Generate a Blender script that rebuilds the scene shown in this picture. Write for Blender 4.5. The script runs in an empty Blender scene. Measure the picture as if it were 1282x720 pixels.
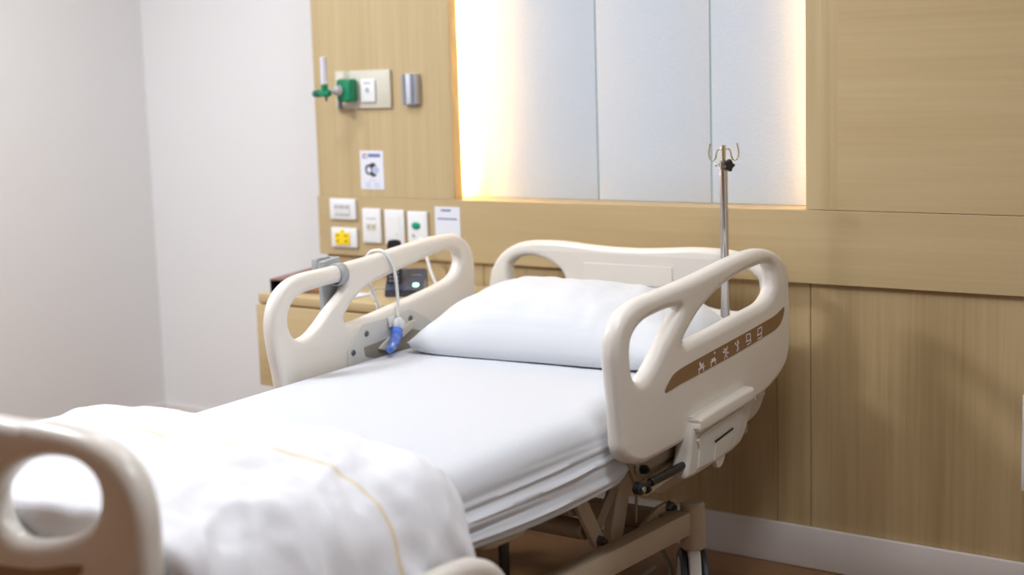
import bpy, bmesh, math, random
from mathutils import Vector, Matrix, noise
random.seed(7)
SC = bpy.context.scene
COL = SC.collection
PI = math.pi

# ------------------------------------------------------------------ materials
def new_mat(name):
    m = bpy.data.materials.new(name); m.use_nodes = True
    nt = m.node_tree; b = nt.nodes['Principled BSDF']
    return m, nt, b
def srgb(r, g, b):
    f = lambda c: (c/255/12.92) if c/255 <= .04045 else ((c/255+.055)/1.055)**2.4
    return (f(r), f(g), f(b), 1)
def plain(name, rgb, rough=.5, metal=0, bump=0, bscale=200, emis=None, estr=0, var=0, spec=.5, coat=0, sheen=0):
    m, nt, b = new_mat(name)
    b.inputs['Base Color'].default_value = srgb(*rgb)
    b.inputs['Roughness'].default_value = rough
    b.inputs['Metallic'].default_value = metal
    b.inputs['Specular IOR Level'].default_value = spec
    b.inputs['Coat Weight'].default_value = coat
    b.inputs['Sheen Weight'].default_value = sheen
    if emis:
        b.inputs['Emission Color'].default_value = srgb(*emis); b.inputs['Emission Strength'].default_value = estr
    tc = nt.nodes.new('ShaderNodeTexCoord')
    n = nt.nodes.new('ShaderNodeTexNoise'); n.inputs['Scale'].default_value = bscale; n.inputs['Detail'].default_value = 3
    nt.links.new(tc.outputs['Object'], n.inputs['Vector'])
    if bump:
        bp = nt.nodes.new('ShaderNodeBump'); bp.inputs['Strength'].default_value = bump; bp.inputs['Distance'].default_value = .002
        nt.links.new(n.outputs['Fac'], bp.inputs['Height']); nt.links.new(bp.outputs['Normal'], b.inputs['Normal'])
    if var:
        cr = nt.nodes.new('ShaderNodeValToRGB')
        c = srgb(*rgb)
        cr.color_ramp.elements[0].position = .3; cr.color_ramp.elements[1].position = .7
        cr.color_ramp.elements[0].color = tuple(x*(1-var) for x in c[:3])+(1,)
        cr.color_ramp.elements[1].color = tuple(min(1, x*(1+var)) for x in c[:3])+(1,)
        nt.links.new(n.outputs['Fac'], cr.inputs['Fac']); nt.links.new(cr.outputs['Color'], b.inputs['Base Color'])
    return m
def wood(name, light, dark, axis='z', rough=.45, soft=.28, fine=1.0, plank=None, tone=None):
    """straight grained veneer, grain running along axis"""
    m, nt, b = new_mat(name); N = nt.nodes.new; K = nt.links.new
    tc = N('ShaderNodeTexCoord'); mp = N('ShaderNodeMapping'); K(tc.outputs['Object'], mp.inputs['Vector'])
    s = {'x': (1.2, 60, 60), 'y': (60, 1.2, 60), 'z': (60, 60, 1.2)}[axis]
    mp.inputs['Scale'].default_value = tuple(v*fine for v in s)
    n1 = N('ShaderNodeTexNoise'); n1.inputs['Scale'].default_value = 1; n1.inputs['Detail'].default_value = 6; n1.inputs['Roughness'].default_value = .65
    K(mp.outputs['Vector'], n1.inputs['Vector'])
    mp2 = N('ShaderNodeMapping'); K(tc.outputs['Object'], mp2.inputs['Vector'])
    s2 = {'x': (.5, 9, 9), 'y': (9, .5, 9), 'z': (9, 9, .5)}[axis]; mp2.inputs['Scale'].default_value = s2
    n2 = N('ShaderNodeTexNoise'); n2.inputs['Scale'].default_value = 1; n2.inputs['Detail'].default_value = 3; n2.inputs['Distortion'].default_value = .6
    K(mp2.outputs['Vector'], n2.inputs['Vector'])
    mx = N('ShaderNodeMix'); mx.inputs[0].default_value = .5
    K(n1.outputs['Fac'], mx.inputs[2]); K(n2.outputs['Fac'], mx.inputs[3])
    cr = N('ShaderNodeValToRGB'); e = cr.color_ramp.elements
    e[0].position = soft; e[0].color = srgb(*dark); e[1].position = .70; e[1].color = srgb(*light)
    K(mx.outputs[0], cr.inputs['Fac']); K(cr.outputs['Color'], b.inputs['Base Color'])
    bp = N('ShaderNodeBump'); bp.inputs['Strength'].default_value = .12; bp.inputs['Distance'].default_value = .001
    K(n1.outputs['Fac'], bp.inputs['Height']); K(bp.outputs['Normal'], b.inputs['Normal'])
    b.inputs['Roughness'].default_value = rough
    return m
OAK_L, OAK_D = (200, 179, 137), (176, 152, 108)
M = {}
M['oak_v'] = wood('oak veneer upright grain', OAK_L, OAK_D, 'z')
M['oak_h'] = wood('oak veneer level grain', (198, 176, 134), (180, 156, 112), 'x', soft=.22)
M['oak_low'] = wood('oak veneer lower panels', (200, 176, 134), (166, 140, 98), 'z')
M['wall'] = plain('white painted wall', (229, 228, 228), .7, bump=.05, bscale=90)
M['ceil'] = plain('white ceiling', (240, 240, 238), .8)
M['base'] = plain('white painted skirting', (222, 216, 212), .4)
M['fabric'] = plain('blue grey woven wallcovering', (204, 214, 225), .85, bump=.5, bscale=160, var=.03)
M['groove'] = plain('teal grey joint', (142, 168, 172), .7)
M['cream'] = plain('warm cream moulded plastic', (228, 222, 213), .32, bump=.03, bscale=400)
M['cream2'] = plain('cream moulded cover', (206, 202, 192), .42)
M['frame'] = plain('cream powder coated steel', (190, 174, 152), .38, bump=.03, bscale=500)
M['frame2'] = plain('grey cream steel tube', (158, 142, 120), .4)
M['greyplate'] = plain('pale grey plate', (208, 207, 201), .4)
M['bolt'] = plain('dull steel', (120, 122, 124), .35, metal=.8)
M['chrome'] = plain('polished chrome', (205, 205, 208), .12, metal=1)
M['brass'] = plain('pale nickel wire', (214, 206, 180), .2, metal=1)
M['black'] = plain('black plastic', (22, 22, 24), .35)
M['tire'] = plain('dark grey rubber', (62, 68, 78), .5)
M['brown'] = plain('brown printed strip', (140, 108, 72), .45)
M['white'] = plain('white plastic', (236, 237, 238), .35)
M['white2'] = plain('off white plastic', (222, 222, 220), .4)
M['print'] = plain('white print', (240, 236, 244), .5)
M['linen'] = plain('white cotton sheet', (208, 211, 217), .85, bump=.12, bscale=700, sheen=.2)
M['pillowc'] = plain('white cotton pillowcase', (219, 222, 227), .85, bump=.12, bscale=700, sheen=.2)
M['mattress'] = plain('pale green grey mattress cover', (178, 188, 178), .6)
M['gas'] = plain('beige gas outlet panel', (212, 208, 192), .4)
M['green'] = plain('green plastic', (0, 128, 88), .3)
M['dgreen'] = plain('dark green plastic', (0, 92, 74), .35)
M['tubeglass'] = plain('frosted clear tube', (216, 218, 232), .2)
M['alu'] = plain('brushed aluminium', (200, 205, 216), .35, metal=.6)
M['alud'] = plain('grey rail groove', (140, 150, 165), .4, metal=.5)
M['paper'] = plain('white paper', (228, 230, 240), .7)
M['ink'] = plain('blue ink', (110, 125, 170), .7)
M['inkl'] = plain('pale blue ink', (178, 192, 222), .7)
M['redink'] = plain('red ink', (205, 110, 110), .7)
M['darkink'] = plain('dark ink', (52, 60, 66), .7)
M['greyink'] = plain('grey ink', (176, 178, 186), .7)
M['yellow'] = plain('yellow plastic', (255, 218, 6), .4)
M['teal'] = plain('green button', (0, 150, 118), .35)
M['phone'] = plain('glossy dark blue black plastic', (58, 62, 82), .22, coat=.4)
M['led'] = plain('lit green white lamp', (190, 255, 240), .4, emis=(150, 255, 225), estr=1.6)
M['key'] = plain('grey phone keys', (140, 142, 150), .4)
M['leather'] = plain('brown leather', (128, 96, 84), .5, bump=.2, bscale=300)
M['dark'] = plain('black lining', (24, 18, 16), .7)
M['orange'] = plain('orange brown card', (196, 140, 90), .6)
M['greyclip'] = plain('grey plastic', (168, 172, 176), .4)
M['cord'] = plain('white rubber cord', (226, 228, 226), .4)
M['blue'] = plain('clear blue plastic sleeve', (66, 118, 224), .25, coat=.5, var=.35, bscale=60, bump=.3)
M['hose'] = plain('grey rubber hose', (150, 142, 130), .5)
M['backbrown'] = wood('brown bounce wood', (188, 134, 78), (156, 106, 56), 'z')

def floor_mat():
    m, nt, b = new_mat('brown wood plank floor'); N = nt.nodes.new; K = nt.links.new
    tc = N('ShaderNodeTexCoord'); mp = N('ShaderNodeMapping'); K(tc.outputs['Object'], mp.inputs['Vector'])
    br = N('ShaderNodeTexBrick'); br.inputs['Scale'].default_value = 1
    br.inputs['Brick Width'].default_value = 1.2; br.inputs['Row Height'].default_value = .15; br.inputs['Mortar Size'].default_value = .0015
    br.inputs['Color1'].default_value = srgb(150, 112, 72); br.inputs['Color2'].default_value = srgb(134, 98, 60); br.inputs['Mortar'].default_value = srgb(80, 56, 34)
    K(mp.outputs['Vector'], br.inputs['Vector'])
    mp2 = N('ShaderNodeMapping'); mp2.inputs['Scale'].default_value = (2.5, 40, 1); K(tc.outputs['Object'], mp2.inputs['Vector'])
    n = N('ShaderNodeTexNoise'); n.inputs['Detail'].default_value = 5; n.inputs['Scale'].default_value = 1.3; K(mp2.outputs['Vector'], n.inputs['Vector'])
    cr = N('ShaderNodeValToRGB'); cr.color_ramp.elements[0].color = (.52, .48, .45, 1); cr.color_ramp.elements[1].color = (.98, .94, .90, 1)
    K(n.outputs['Fac'], cr.inputs['Fac'])
    mx = N('ShaderNodeMix'); mx.data_type = 'RGBA'; mx.blend_type = 'MULTIPLY'; mx.inputs[0].default_value = 1
    K(br.outputs['Color'], mx.inputs[6]); K(cr.outputs['Color'], mx.inputs[7]); K(mx.outputs[2], b.inputs['Base Color'])
    b.inputs['Roughness'].default_value = .38
    return m
M['floor'] = floor_mat()

# ------------------------------------------------------------------ helpers
def link(me, name, mat, parent=None, smooth=True, ang=35):
    """links a mesh (given in world coordinates) as ONE object; re-based on its parent's origin"""
    mats = mat if isinstance(mat, (list, tuple)) else [mat]
    if not me.materials:
        for m in mats: me.materials.append(m)
    o = bpy.data.objects.new(name, me); COL.objects.link(o)
    if smooth:
        me.polygons.foreach_set('use_smooth', [True]*len(me.polygons)); me.set_sharp_from_angle(angle=math.radians(ang))
    if parent is not None:
        r = parent
        off = Vector(r.location)
        p = r.parent
        while p is not None: off += Vector(p.location); p = p.parent
        me.transform(Matrix.Translation(-off))
        o.parent = parent
    return o
def struct(o):
    o['kind'] = 'structure'; return o
def tag(o, label, cat, group=None):
    o['label'] = label; o['category'] = cat
    if group: o['group'] = group
    return o
def thing(name, label, cat, loc, group=None):
    o = bpy.data.objects.new(name, None); COL.objects.link(o); o.location = loc; o.empty_display_size = .05
    return tag(o, label, cat, group)
def bm_mesh(bm, name='m'):
    bmesh.ops.recalc_face_normals(bm, faces=bm.faces)
    me = bpy.data.meshes.new(name); bm.to_mesh(me); bm.free(); return me
def add_box(bm, x0, x1, y0, y1, z0, z1, bev=0, seg=2, mi=0):
    vs = [bm.verts.new((x, y, z)) for x in (x0, x1) for y in (y0, y1) for z in (z0, z1)]
    fs = [(0, 1, 3, 2), (4, 6, 7, 5), (0, 4, 5, 1), (2, 3, 7, 6), (0, 2, 6, 4), (1, 5, 7, 3)]
    F = [bm.faces.new([vs[i] for i in f]) for f in fs]
    for f in F: f.material_index = mi
    if bev:
        es = list({e for f in F for e in f.edges})
        r = bmesh.ops.bevel(bm, geom=es, offset=bev, segments=seg, affect='EDGES', profile=.5)
        for f in r['faces']: f.material_index = mi
    return F
def box(name, x0, x1, y0, y1, z0, z1, mat, parent=None, bev=0, seg=2):
    bm = bmesh.new(); add_box(bm, x0, x1, y0, y1, z0, z1, bev, seg)
    return link(bm_mesh(bm), name, mat, parent)
def add_cyl(bm, p0, p1, r, n=24, r2=None, mi=0, bev=0):
    p0, p1 = Vector(p0), Vector(p1); d = (p1-p0); q = d.to_track_quat('Z', 'Y').to_matrix()
    r2 = r if r2 is None else r2
    L = d.length
    prof = [(0, 0), (r-bev, 0), (r, bev), (r2, L-bev), (r2-bev, L), (0, L)] if bev else [(0, 0), (r, 0), (r2, L), (0, L)]
    return add_lathe(bm, p0, q, prof, n, mi)
def add_lathe(bm, p0, q, prof, n=24, mi=0):
    rings = []
    for r, h in prof:
        if r < 1e-6: rings.append([bm.verts.new(p0+q@Vector((0, 0, h)))])
        else: rings.append([bm.verts.new(p0+q@Vector((r*math.cos(2*PI*k/n), r*math.sin(2*PI*k/n), h))) for k in range(n)])
    for a, b in zip(rings, rings[1:]):
        for k in range(n):
            k2 = (k+1) % n
            if len(a) == 1 and len(b) == 1: continue
            if len(a) == 1: f = bm.faces.new((a[0], b[k], b[k2]))
            elif len(b) == 1: f = bm.faces.new((a[k], a[k2], b[0]))
            else: f = bm.faces.new((a[k], a[k2], b[k2], b[k]))
            f.material_index = mi
def cyl(name, p0, p1, r, mat, parent=None, n=24, r2=None, bev=0):
    bm = bmesh.new(); add_cyl(bm, p0, p1, r, n, r2, 0, bev); return link(bm_mesh(bm), name, mat, parent)
def catmull(pts, sub=6, closed=True):
    n = len(pts); out = []
    P = [Vector(p) for p in pts]
    rng = range(n) if closed else range(n-1)
    for i in rng:
        g = (lambda k: P[k % n]) if closed else (lambda k: P[min(max(k, 0), n-1)])
        a, b, c, d = g(i-1), g(i), g(i+1), g(i+2)
        for s in range(sub):
            t = s/sub
            out.append(.5*((2*b)+(c-a)*t+(2*a-5*b+4*c-d)*t*t+(3*b-a-3*c+d)*t**3))
    if not closed: out.append(P[-1])
    return out
AX = {'x': Matrix(((0, 0, 1, 0), (1, 0, 0, 0), (0, 1, 0, 0), (0, 0, 0, 1))),      # outline (y, z), depth along x
      'y': Matrix(((1, 0, 0, 0), (0, 0, -1, 0), (0, 1, 0, 0), (0, 0, 0, 1))),      # outline (x, z), depth along y
      'z': Matrix.Identity(4)}
def slab_mesh(outlines, axis, lo, hi, bev=.004, sub=6, seg=4, smooth_outline=True):
    """solid plate between lo and hi along axis with the given outline (first) and holes (rest), edges rounded"""
    cu = bpy.data.curves.new('c', 'CURVE'); cu.dimensions = '2D'; cu.fill_mode = 'BOTH'
    for pts in outlines:
        P = catmull([(p[0], p[1], 0) for p in pts], sub) if smooth_outline else [Vector((p[0], p[1], 0)) for p in pts]
        sp = cu.splines.new('POLY'); sp.points.add(len(P)-1)
        for q, p in zip(sp.points, P): q.co = (p[0], p[1], 0, 1)
        sp.use_cyclic_u = True
    th = (hi-lo)/2
    bev = min(bev, th*.999)
    cu.extrude = th-bev; cu.bevel_depth = bev; cu.bevel_resolution = seg; cu.offset = -bev
    o = bpy.data.objects.new('tmp', cu); COL.objects.link(o)
    bpy.context.view_layer.update()
    me = bpy.data.meshes.new_from_object(o.evaluated_get(bpy.context.evaluated_depsgraph_get()))
    bpy.data.objects.remove(o); bpy.data.curves.remove(cu)
    me.materials.clear()
    mid = (lo+hi)/2
    t = {'x': (mid, 0, 0), 'y': (0, mid, 0), 'z': (0, 0, mid)}[axis]
    me.transform(Matrix.Translation(t) @ AX[axis])
    bm = bmesh.new(); bm.from_mesh(me); bmesh.ops.remove_doubles(bm, verts=bm.verts, dist=1e-5); bmesh.ops.recalc_face_normals(bm, faces=bm.faces); bm.to_mesh(me); bm.free()
    return me
def slab(name, outlines, axis, lo, hi, mat, parent=None, bev=.004, sub=6, smooth_outline=True, seg=4, ang=32):
    return link(slab_mesh(outlines, axis, lo, hi, bev, sub, seg, smooth_outline), name, mat, parent, ang=ang)
def merge(meshes, name='m'):
    """several meshes into one, keeping a material index per source"""
    bm = bmesh.new()
    for i, me in enumerate(meshes):
        n = len(bm.faces); bm.from_mesh(me); bm.faces.ensure_lookup_table()
        for f in bm.faces[n:]: f.material_index = i
    out = bpy.data.meshes.new(name); bm.to_mesh(out); bm.free(); return out
def tube_mesh(pts, r, sub=6, n=12, closed=False, smooth=True):
    P = catmull(pts, sub, closed) if smooth else [Vector(p) for p in pts]
    bm = bmesh.new(); rings = []; N = len(P)
    t0 = (P[1]-P[0]).normalized(); up = Vector((0, 0, 1)) if abs(t0.z) < .9 else Vector((1, 0, 0))
    u = t0.cross(up).normalized()
    for i, p in enumerate(P):
        a = P[i-1] if (i > 0 or closed) else P[i]; b = P[(i+1) % N] if (i < N-1 or closed) else P[i]
        t = (b-a).normalized(); u = (u-t*u.dot(t)).normalized(); v = t.cross(u)
        rr = r(i/(N-1)) if callable(r) else r
        rings.append([bm.verts.new(p+rr*(math.cos(2*PI*k/n)*u+math.sin(2*PI*k/n)*v)) for k in range(n)])
    for i in range(N if closed else N-1):
        a, b = rings[i], rings[(i+1) % N]
        for k in range(n): bm.faces.new((a[k], a[(k+1) % n], b[(k+1) % n], b[k]))
    if not closed: bm.faces.new(rings[0]); bm.faces.new(rings[-1])
    return bm_mesh(bm)
def tube(name, pts, r, mat, parent=None, **k): return link(tube_mesh(pts, r, **k), name, mat, parent)
def bar(name, pts, w, axis, lo, hi, mat, parent=None, bev=.003):
    """flat link arm of width w through two points in the plane of axis"""
    a, b = Vector(pts[0]+(0,)), Vector(pts[1]+(0,)); d = (b-a).normalized(); n = Vector((-d.y, d.x, 0))*w/2
    P = []
    for c, s in ((a, 1), (b, -1)):
        for k in range(7):
            th = PI/2+PI*k/6
            P.append(tuple((c+(d*math.cos(th)*w/2+Vector((-d.y, d.x, 0))*math.sin(th)*w/2)*s)[:2]))
    return slab(name, [P], axis, lo, hi, mat, parent, bev, smooth_outline=False)

# ------------------------------------------------------------------ the room
FX0, FX1, FY0 = -2.755, 2.95, -5.2
CEIL = 2.7
struct(box('floor', FX0-.1, FX1+.1, FY0-.1, .31, -.1, 0, M['floor']))
struct(box('ceiling', FX0-.1, FX1+.1, FY0-.1, .31, CEIL, CEIL+.1, M['ceil']))
struct(box('wall_back', FX0-.1, FX1+.1, .211, .311, 0, CEIL, M['wall']))
struct(box('wall_left', FX0-.1, FX0, FY0, .211, 0, CEIL, M['wall']))
struct(box('wall_right', FX1, FX1+.1, FY0, .211, 0, CEIL, M['wall']))
struct(box('wall_front', FX0, FX1, FY0-.1, FY0, 0, CEIL, M['backbrown']))  # unseen wall; brown chosen to bounce warm light onto the footboard
def skirt(name, x0, x1, y0, y1):
    bm = bmesh.new()
    add_box(bm, x0, x1, y0, y1, 0, .125, .004)
    return struct(link(bm_mesh(bm), name, M['base']))
skirt('baseboard_left', FX0, FX0+.014, FY0, .211)
skirt('baseboard_back', FX0+.014, -1.57, .197, .211)
skirt('baseboard_panel', -1.57, FX1, 0.0, .016)
# built-out oak panelling
struct(box('trim_1', -1.556, -1.0, .016, .211, .118, .852, M['oak_low'], bev=.0))
PX = [-1.0, -.853, -.846, -.25, .246, .354, .96, 1.56, 2.2, FX1]
k = 2
edges = [-.9995, -.836, -.25, .247, .355, 1.56, 2.25, FX1]
for a, b in zip(edges, edges[1:]):
    struct(box('trim_%d' % k, a+.0012, b-.0012, .016, .05, .118, .852, M['oak_low'], bev=.0012, seg=1)); k += 1
struct(box('trim_%d' % k, -1.581, FX1, 0.0, .211, .850, 1.062, M['oak_h'], bev=.0015, seg=1)); k += 1      # service rail
struct(box('trim_%d' % k, -1.573, -.939, .003, .047, 1.0625, CEIL, M['oak_v'], bev=.001, seg=1)); k += 1      # left upright panel
struct(box('trim_%d' % k, -1.573, -1.12, .047, .211, 1.062, CEIL, M['oak_v'])); k += 1
struct(box('trim_%d' % k, .348, .445, .003, .047, 1.0640, CEIL, M['oak_v'])); k += 1
struct(box('trim_%d' % k, .445, FX1, .003, .047, 1.0640, CEIL, M['oak_h'])); k += 1
struct(box('trim_%d' % k, .56, FX1, .047, .211, 1.062, CEIL, M['oak_h'])); k += 1
struct(box('trim_%d' % k, -.939, .348, .003, .047, 2.25, CEIL, M['oak_h'])); k += 1
# padded wallcovering at the back of the lit niche
for a, b in ((-1.12, -.4375), (-.4325, -.0235), (-.0185, .56)):
    struct(box('trim_%d' % k, a, b, .12, .15, 1.063, CEIL, M['fabric'], bev=.0015, seg=2)); k += 1
struct(box('trim_%d' % k, -1.12, .56, .1225, .2, 1.0621, CEIL, M['groove'])); k += 1

# ------------------------------------------------------------------ things on the panelling
def plate(name, x0, x1, z0, z1, label, cat, group, d=.011, y=0, mat='white'):
    t = thing(name, label, cat, ((x0+x1)/2, y, z0), group)
    bm = bmesh.new(); add_box(bm, x0, x1, y-d, y-.0003, z0, z1, .004, 3)
    link(bm_mesh(bm), 'cover_plate', M[mat], t); return t
WG = 'white plates on the wooden service rail'
t = plate('wall_plate', -1.512, -1.386, .979, 1.054, 'white landscape wall plate with pale printed labels, above the yellow socket', 'wall plate', WG)
bm = bmesh.new(); add_box(bm, -1.488, -1.412, -.0145, -.0105, .993, 1.038, .001, 1)
link(bm_mesh(bm), 'module', M['white2'], t)
bm = bmesh.new()
for i, (a, b) in enumerate(((-1.485, -1.468), (-1.462, -1.440), (-1.434, -1.415))): add_box(bm, a, b, -.0152, -.0143, 1.020, 1.030)
add_box(bm, -1.484, -1.416, -.0152, -.0143, .997, 1.001)
link(bm_mesh(bm), 'label_print', M['greyink'], t)
t = plate('power_socket', -1.511, -1.385, .878, .950, 'white landscape wall plate with a bright yellow power socket', 'socket', WG)
bm = bmesh.new(); add_box(bm, -1.488, -1.418, -.016, -.0105, .889, .933, .001, 1); add_box(bm, -1.461, -1.445, -.0155, -.0105, .932, .944, .0008, 1)
s = link(bm_mesh(bm), 'yellow_socket_insert', M['yellow'], t)
slotm = plain('dark yellow slot', (150, 120, 10), .6)
for cx in (-1.474, -1.434):
    for cz in (.902, .922): box('socket_slot', cx-.005, cx+.005, -.0168, -.0155, cz-.004, cz+.004, slotm, s)
t = plate('wall_plate', -1.356, -1.269, .900, 1.023, 'white upright wall plate with two small ivory jacks', 'wall plate', WG)
for cx in (-1.324, -1.300):
    bm = bmesh.new(); add_box(bm, cx-.009, cx+.009, -.0145, -.0105, .948, .972, .001, 1); j = link(bm_mesh(bm), 'jack', plain('ivory', (226, 222, 200), .4), t)
    bm = bmesh.new(); add_box(bm, cx-.005, cx+.005, -.0152, -.0142, .953, .965); link(bm_mesh(bm), 'jack_opening', plain('jack grey', (170, 168, 150), .5), j)
bm = bmesh.new(); add_box(bm, -1.335, -1.290, -.0118, -.0108, .985, .989); link(bm_mesh(bm), 'label_print', M['greyink'], t)
t = plate('wall_plate', -1.250, -1.161, .898, 1.021, 'blank white upright wall plate behind the top of the black handset', 'wall plate', WG)
bm = bmesh.new(); add_box(bm, -1.232, -1.180, -.0128, -.0105, .922, .998, .001, 1); link(bm_mesh(bm), 'blank_insert', M['white'], t)
bm = bmesh.new(); add_cyl(bm, (-1.192, -.0125, .936), (-1.192, -.0140, .936), .003); link(bm_mesh(bm), 'pin', M['greyink'], t)
t = plate('nurse_call_plate', -1.145, -1.056, .897, 1.018, 'white upright wall plate with green oval button and white cord plug', 'call plate', WG)
bm = bmesh.new(); q = Vector((0, -1, 0)).to_track_quat('Z', 'Y').to_matrix()
add_lathe(bm, Vector((-1.104, -.0105, .969)), q, [(0, 0), (.019, 0), (.019, .003), (.015, .005), (0, .0055)], 28)
me = bm_mesh(bm); me.transform(Matrix.Translation((0, 0, .969)) @ Matrix.Diagonal((1, 1, .68, 1)) @ Matrix.Translation((0, 0, -.969))); link(me, 'green_button', M['teal'], t)
bm = bmesh.new(); add_cyl(bm, (-1.117, -.0105, .934), (-1.117, -.0135, .934), .006); link(bm_mesh(bm), 'indicator', M['greyink'], t)
bm = bmesh.new(); add_cyl(bm, (-1.083, -.0105, .922), (-1.079, -.036, .916), .008, 20, .006); link(bm_mesh(bm), 'plug', M['white'], t)

def sheet_of_paper(name, x0, x1, z0, z1, y, label, cat):
    t = thing(name, label, cat, ((x0+x1)/2, y, z0))
    bm = bmesh.new(); add_box(bm, x0, x1, y-.0015, y-.0003, z0, z1); link(bm_mesh(bm), 'sheet', M['paper'], t, smooth=False); return t
t = sheet_of_paper('notice', -1.027, -.917, .888, 1.037, 0, 'white paper notice with blue heading behind the arch of the far rail', 'notice')
bm = bmesh.new(); add_box(bm, -.992, -.956, -.0021, -.0014, 1.021, 1.028); add_box(bm, -1.015, -.930, -.0021, -.0014, .993, .998); link(bm_mesh(bm), 'heading', M['ink'], t, smooth=False)
bm = bmesh.new(); add_box(bm, -1.000, -.993, -.0021, -.0014, 1.021, 1.028); link(bm_mesh(bm), 'emblem', M['redink'], t, smooth=False)
t = sheet_of_paper('notice', -1.363, -1.254, 1.090, 1.226, .003, 'white paper notice with dark mask picture above the white wall plates', 'notice')
Y = .003-.0014
bm = bmesh.new(); add_box(bm, -1.325, -1.268, Y-.0006, Y, 1.203, 1.215); link(bm_mesh(bm), 'heading', M['ink'], t, smooth=False)
bm = bmesh.new()
add_box(bm, -1.350, -1.330, Y-.0006, Y, 1.199, 1.203); add_box(bm, -1.350, -1.346, Y-.0006, Y, 1.199, 1.215); link(bm_mesh(bm), 'emblem', M['ink'], t, smooth=False)
bm = bmesh.new(); add_box(bm, -1.345, -1.331, Y-.0006, Y, 1.209, 1.215); link(bm_mesh(bm), 'red_mark', M['redink'], t, smooth=False)
ring_o = [(-1.341, 1.158), (-1.335, 1.174), (-1.318, 1.178), (-1.304, 1.184), (-1.292, 1.178), (-1.289, 1.172), (-1.300, 1.170), (-1.308, 1.158), (-1.300, 1.146), (-1.288, 1.144), (-1.292, 1.137), (-1.306, 1.134), (-1.318, 1.141), (-1.333, 1.143)]
hole_o = [(-1.333, 1.158), (-1.328, 1.168), (-1.317, 1.168), (-1.313, 1.158), (-1.317, 1.149), (-1.328, 1.149)]
link(slab_mesh([ring_o, hole_o], 'y', Y-.0006, Y, 0, 4), 'mask_picture', M['darkink'], t, smooth=False)
face = [(-1.303, 1.158), (-1.298, 1.167), (-1.284, 1.169), (-1.276, 1.158), (-1.284, 1.147), (-1.298, 1.149)]
link(slab_mesh([face], 'y', Y-.0006, Y, 0, 4), 'face_picture', M['inkl'], t, smooth=False)
bm = bmesh.new()
for z in (1.108, 1.098):
    add_box(bm, -1.343, -1.315, Y-.0006, Y, z, z+.004); add_box(bm, -1.303, -1.275, Y-.0006, Y, z, z+.004)
add_box(bm, -1.325, -1.292, Y-.0006, Y, 1.120, 1.123)
link(bm_mesh(bm), 'small_print', M['inkl'], t, smooth=False)

# medical gas outlet with oxygen flowmeter
t = thing('gas_outlet_panel', 'beige medical gas outlet panel with a white outlet on left wood panel', 'outlet panel', (-1.33, .003, 1.375))
bm = bmesh.new(); add_box(bm, -1.456, -1.200, -.009, .0027, 1.374, 1.506, .003, 2); link(bm_mesh(bm), 'back_plate', M['gas'], t)
bm = bmesh.new(); add_box(bm, -1.331, -1.264, -.017, -.0088, 1.394, 1.476, .005, 3); w = link(bm_mesh(bm), 'white_outlet', M['white'], t)
bm = bmesh.new(); add_cyl(bm, (-1.297, -.0165, 1.437), (-1.297, -.019, 1.437), .009); add_box(bm, -1.312, -1.282, -.0178, -.0166, 1.459, 1.464); link(bm_mesh(bm), 'outlet_port', M['greyink'], w)
t = thing('oxygen_flowmeter', 'green oxygen flowmeter with clear upright tube plugged into the gas panel', 'flowmeter', (-1.40, -.02, 1.40))
bm = bmesh.new(); add_box(bm, -1.415, -1.347, -.052, -.0095, 1.398, 1.478, .010, 4); link(bm_mesh(bm), 'housing', M['green'], t)
bm = bmesh.new(); add_cyl(bm, (-1.395, -.050, 1.438), (-1.402, -.072, 1.438), .019, 28, .016, 0, .002); add_cyl(bm, (-1.402, -.070, 1.438), (-1.412, -.095, 1.438), .008, 20); link(bm_mesh(bm), 'steel_coupling', M['alu'], t)
bm = bmesh.new(); add_cyl(bm, (-1.400, -.098, 1.430), (-1.448, -.098, 1.430), .012, 20, .012, 0, .002); add_cyl(bm, (-1.424, -.098, 1.418), (-1.424, -.098, 1.462), .013, 20, .012, 0, .002); link(bm_mesh(bm), 'valve_body', M['green'], t)
bm = bmesh.new(); add_cyl(bm, (-1.446, -.098, 1.430), (-1.476, -.098, 1.430), .014, 14, .012, 0, .003); link(bm_mesh(bm), 'valve_knob', M['dgreen'], t)
bm = bmesh.new(); add_cyl(bm, (-1.424, -.098, 1.460), (-1.424, -.098, 1.556), .0115, 20, .0115, 0, .002); link(bm_mesh(bm), 'flow_tube', M['tubeglass'], t)
bm = bmesh.new(); add_cyl(bm, (-1.418, -.098, 1.418), (-1.418, -.098, 1.402), .006, 16, .004); link(bm_mesh(bm), 'outlet_nipple', M['bolt'], t)
bm = bmesh.new(); add_cyl(bm, (-1.398, -.050, 1.405), (-1.398, -.050, 1.375), .007, 16, .009); link(bm_mesh(bm), 'drain_nipple', M['bolt'], t)
t = thing('equipment_rail_bracket', 'short vertical aluminium equipment bracket right of the gas panel', 'bracket', (-1.105, .003, 1.385))
prof = [(-1.139, .0027), (-1.139, -.018), (-1.134, -.022), (-1.128, -.018), (-1.128, -.010), (-1.122, -.010), (-1.116, -.024), (-1.096, -.024), (-1.090, -.010), (-1.085, -.010), (-1.085, -.018), (-1.079, -.022), (-1.073, -.018), (-1.073, .0027)]
link(slab_mesh([prof], 'z', 1.386, 1.487, .0006, smooth_outline=False), 'channel', M['alu'], t)
bm = bmesh.new(); add_box(bm, -1.1275, -1.1225, -.012, -.0095, 1.388, 1.485); add_box(bm, -1.0905, -1.0855, -.012, -.0095, 1.388, 1.485); link(bm_mesh(bm), 'groove_liner', M['alud'], t)
bm = bmesh.new(); add_box(bm, -1.136, -1.076, -.019, -.002, 1.383, 1.3865, .001, 1); link(bm_mesh(bm), 'end_cap', M['alud'], t)
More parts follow.
